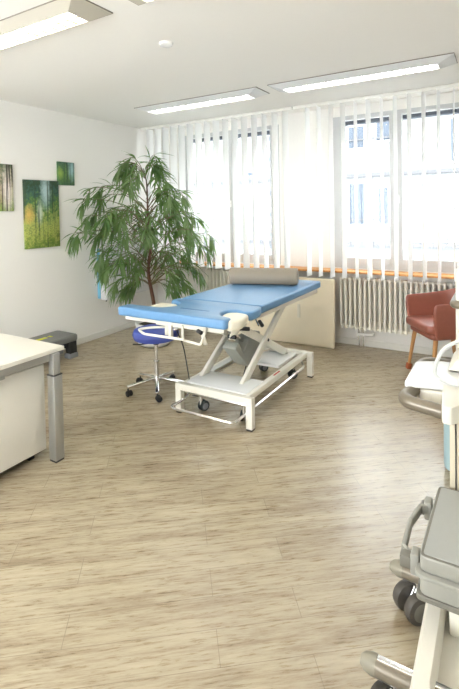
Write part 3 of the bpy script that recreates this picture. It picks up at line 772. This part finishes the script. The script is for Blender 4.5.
b = BM(); prism(b, round_poly([(-.27, -.235), (-.27, .235), (.20, .20), (.20, -.20)], .08, 5), .40, .456, .02, 3); obj('seat_base', b, TERRA, t)
for sx, sy in ((-1, 1), (-1, -1), (1, 1), (1, -1)):
    tp = V(-.215 if sx < 0 else .16, .19*sy, .41); ft = V(-.275 if sx < 0 else .23, .225*sy, 0)
    b = BM(); tube(b, [tp, tp.lerp(ft, .86)], .021, 12, r2=.0145); lg = obj('leg', b, OAK, t)
    b = BM(); bar(b, tp.lerp(ft, .86), ft, .042, .042, bev=.005); 
    for v in b.verts: v.co.z = max(v.co.z, 0)
    obj('leg_tip', b, REDW, lg)

# ================================================================== EQUIPMENT COLUMN (right edge)
t = thing('equipment_tower', 'cream upright equipment housing with grey bumper, beside the armchair', 'equipment', (4.243, -1.54, 0))
b = BM(); box(b, 0, -.30, .10, .45, .30, 1.22, .012, 3); obj('housing', b, PLAST, t)
b = BM(); box(b, .008, -.29, 1.222, .44, .29, 1.26, .012, 3); obj('top_cover', b, WHITEP, t)
b = BM(); tube(b, bent([(.08, .33, 1.0), (-.008, .33, 1.0), (-.008, -.33, 1.0), (.08, -.33, 1.0)], .05), .026, 12); obj('bumper', b, GREYP, t)
b = BM(); box(b, .03, -.27, .05, .42, .27, .10); obj('base', b, BLACK, t)
for x in (.06, .40):
    for y in (-.24, .24): caster(t, x, y, .06, .024, .6, RUBBER, BLACK, wd=.02)

# light blue mat roll standing between tower and cart
b = BM(); lathe(b, [(0, .0), (.045, .0), (.07, .018), (.075, .05), (.075, .48), (.06, .50), (0, .50)], 28)
tag(obj('rolled_foam_mat', b, BLUEG, None, (4.258, -1.97, 0)), 'pale blue rolled foam mat half hidden behind the white trolley', 'mat roll')

# ================================================================== WHITE TROLLEY WITH BUMPER HANDLES
KX, KY = 4.105, -2.64     # left edge x, centre y of the projecting tray
t = thing('instrument_trolley', 'white wheeled trolley with curved taupe bumper handles, at right edge', 'trolley', (KX, KY, 0))
b = BM(); prism(b, round_poly([(-.003, -.165), (.158, -.125), (.62, -.135), (.62, .235), (.11, .235), (-.003, .17)], .022, 4), .775, .800, .006, 3); obj('tray', b, WHITEP, t)
b = BM(); prism(b, round_poly([(.055, -.14), (.60, -.115), (.60, .18), (.055, .13)], .03, 4), .665, .770, .012, 3); obj('tray_box', b, PLAST, t)
b = BM(); prism(b, round_poly([(.180, -.37), (.215, -.375), (.30, -.25), (.62, -.22), (.62, -.13), (.160, -.12)], .012, 3), .728, .803, .006, 3); obj('front_ledge', b, PLAST, t)
b = BM(); tube(b, bent([(.055, -.08, .765), (.035, -.12, .755), (-.003, -.245, .745), (.17, -.275, .738), (.19, -.275, .738)], .10, 8), .030, 14); obj('bumper_handle', b, GREYP, t)
b = BM(); tube(b, bent([(.045, .12, .765), (.0, .20, .748), (.01, .38, .74), (.20, .38, .735), (.30, .33, .735)], .10, 8), .030, 14); obj('bumper_handle', b, GREYP, t)
b = BM(); box(b, .203, -.31, .12, .60, .14, .745, .004); obj('cabinet_body', b, mat('tan_cabinet', (0.60, 0.53, 0.40), .45, noise=(40, .02)), t)
b = BM(); box(b, .224, -.314, .13, .229, -.309, .735); obj('panel_gap', b, BLACK, t)
b = BM(); box(b, .20, -.31, .09, .62, .16, .122, .01); obj('base_plate', b, CREAM, t)
for x in (.24, .56):
    for y in (-.24, .10): caster(t, x, y, .10, .035, .8, RUBBER, BLACK, wd=.03)

# hand-piece with its tube, lying on the trolley
t = thing('device_console', 'cream wedge-shaped console with slanted face on the white trolley', 'medical device', (4.262, -2.57, .8035))
b = BM(); prism(b, round_poly([(0, .0), (.36, 0), (.36, .18), (.12, .16)], .01, 3), 0, .30, .008, 2, 'y'); obj('console_body', b, PLAST, t)
b = BM(); box(b, .16, .06, .168, .33, .24, .180, .003); obj('screen', b, DKGREY, t)
b = BM(); tube(b, smooth_path([(4.44, -2.62, 1.02), (4.32, -2.65, .98), (4.255, -2.66, .93), (4.225, -2.69, .86), (4.235, -2.73, .825), (4.30, -2.77, .817), (4.40, -2.76, .817), (4.50, -2.73, .817)], 6), .009, 10)
tag(obj('hose', b, CABLE), 'loop of grey-white hose draped over the front of the trolley', 'hose')

# ================================================================== LOW TROLLEY IN FRONT
t = thing('low_device_cart', 'low cream cart with taupe foot tubes, nearest the camera', 'cart', (4.14, -3.38, 0))
def foot(y, castrot, zt=.155):
    b = BM(); tube(b, [(.0, y, zt), (.42, y-.01, zt)], .030, 16); o = obj('foot_tube', b, GREYP, t)
    b = BM(); lathe(b, [(0, -.040), (.014, -.037), (.025, -.024), (.0305, -.004), (.0305, .012)], 18, (.0, y, zt), 'x'); obj('end_cap', b, CAPM, o)
    b = BM(); box(b, .015, y-.010, zt+.026, .40, y+.010, zt+.033, .003); obj('trim_strip', b, CHROME, o)
    caster(t, .070, y, zt-.012, .056, castrot, TAUPEK, CHROME, wd=.050, hub=CASED)
foot(.24, -2.3); foot(-.21, -2.0)
def shellb(b):
    o = round_poly([(.122, -.36), (.60, -.36), (.60, .34), (.118, .34)], .05, 5); i = round_poly([(.185, -.29), (.57, -.29), (.57, .30), (.185, .30)], .05, 5)
    rings = []
    for (pts, z) in ((o, .08), (o, .19), ([(x+.012, y) for x, y in o], .213), ([(x-.012, y) for x, y in i], .215), (i, .195), (i, .15)):
        rings.append([b.verts.new((x, y, z)) for x, y in pts])
    for A, B in zip(rings, rings[1:]):
        for k in range(len(A)): b.faces.new((A[k], A[(k+1) % len(A)], B[(k+1) % len(B)], B[k]))
    b.faces.new(rings[0][::-1]); b.faces.new(rings[-1])
    bmesh.ops.recalc_face_normals(b, faces=b.faces)
b = BM(); shellb(b); obj('cart_base', b, PLAST, t)
b = BM(); box(b, .20, .02, .15, .50, .25, .30, .01); obj('pedestal', b, PLAST, t)
b = BM(); prism(b, round_poly([(.105, -.05), (.55, -.05), (.55, .40), (.105, .40)], .02), .292, .312, .004); obj('shelf', b, CASED, t)

# grey plastic case on the shelf of the low cart
t = thing('equipment_case', 'grey hard plastic carrying case with side latches on the low cart', 'case', (4.245, -3.43, .313))
b = BM(); prism(b, round_poly([(.01, .0), (.50, .0), (.50, .455), (.02, .455)], .03, 4), .0, .062, .008, 3); obj('case_base', b, CASE, t)
b = BM(); prism(b, round_poly([(-.002, -.015), (.51, -.015), (.51, .462), (.008, .462)], .03, 4), .065, .080, .004, 2); obj('rim', b, CASE, t)
b = BM(); prism(b, round_poly([(.012, .0), (.50, .0), (.50, .455), (.022, .455)], .025, 4), .082, .135, .008, 3); obj('lid', b, CASE, t)
b = BM(); prism(b, round_poly([(.016, .004), (.496, .004), (.496, .451), (.026, .451)], .014, 3), .134, .1362, .0005, 1); obj('lid_seam', b, CASED, t)
b = BM(); prism(b, round_poly([(.024, .012), (.488, .012), (.488, .443), (.034, .443)], .012, 3), .134, .1375, .001, 1); obj('lid_panel', b, CASEL, t)
def grip(b):
    P_ = [(.004, .375, .075), (-.034, .350, .078), (-.056, .250, .072), (-.056, .110, .062), (.004, .055, .060)]
    for p, q in zip(P_, P_[1:]):
        p, q = Vector(p), Vector(q); u = (q-p).normalized()*.006
        bar(b, p-u, q+u, .016, .034, bev=.004)
b = BM(); grip(b); obj('handle', b, CASE, t)
for y in (.385, .06):
    b = BM(); box(b, -.022, y-.026, .03, .006, y+.026, .104, .006); l_ = obj('latch', b, CASE, t)
    b = BM(); box(b, -.058 if y < .2 else -.036, y-.022, .045, -.020, y+.018, .086, .004); obj('latch_clip', b, CASED, l_)
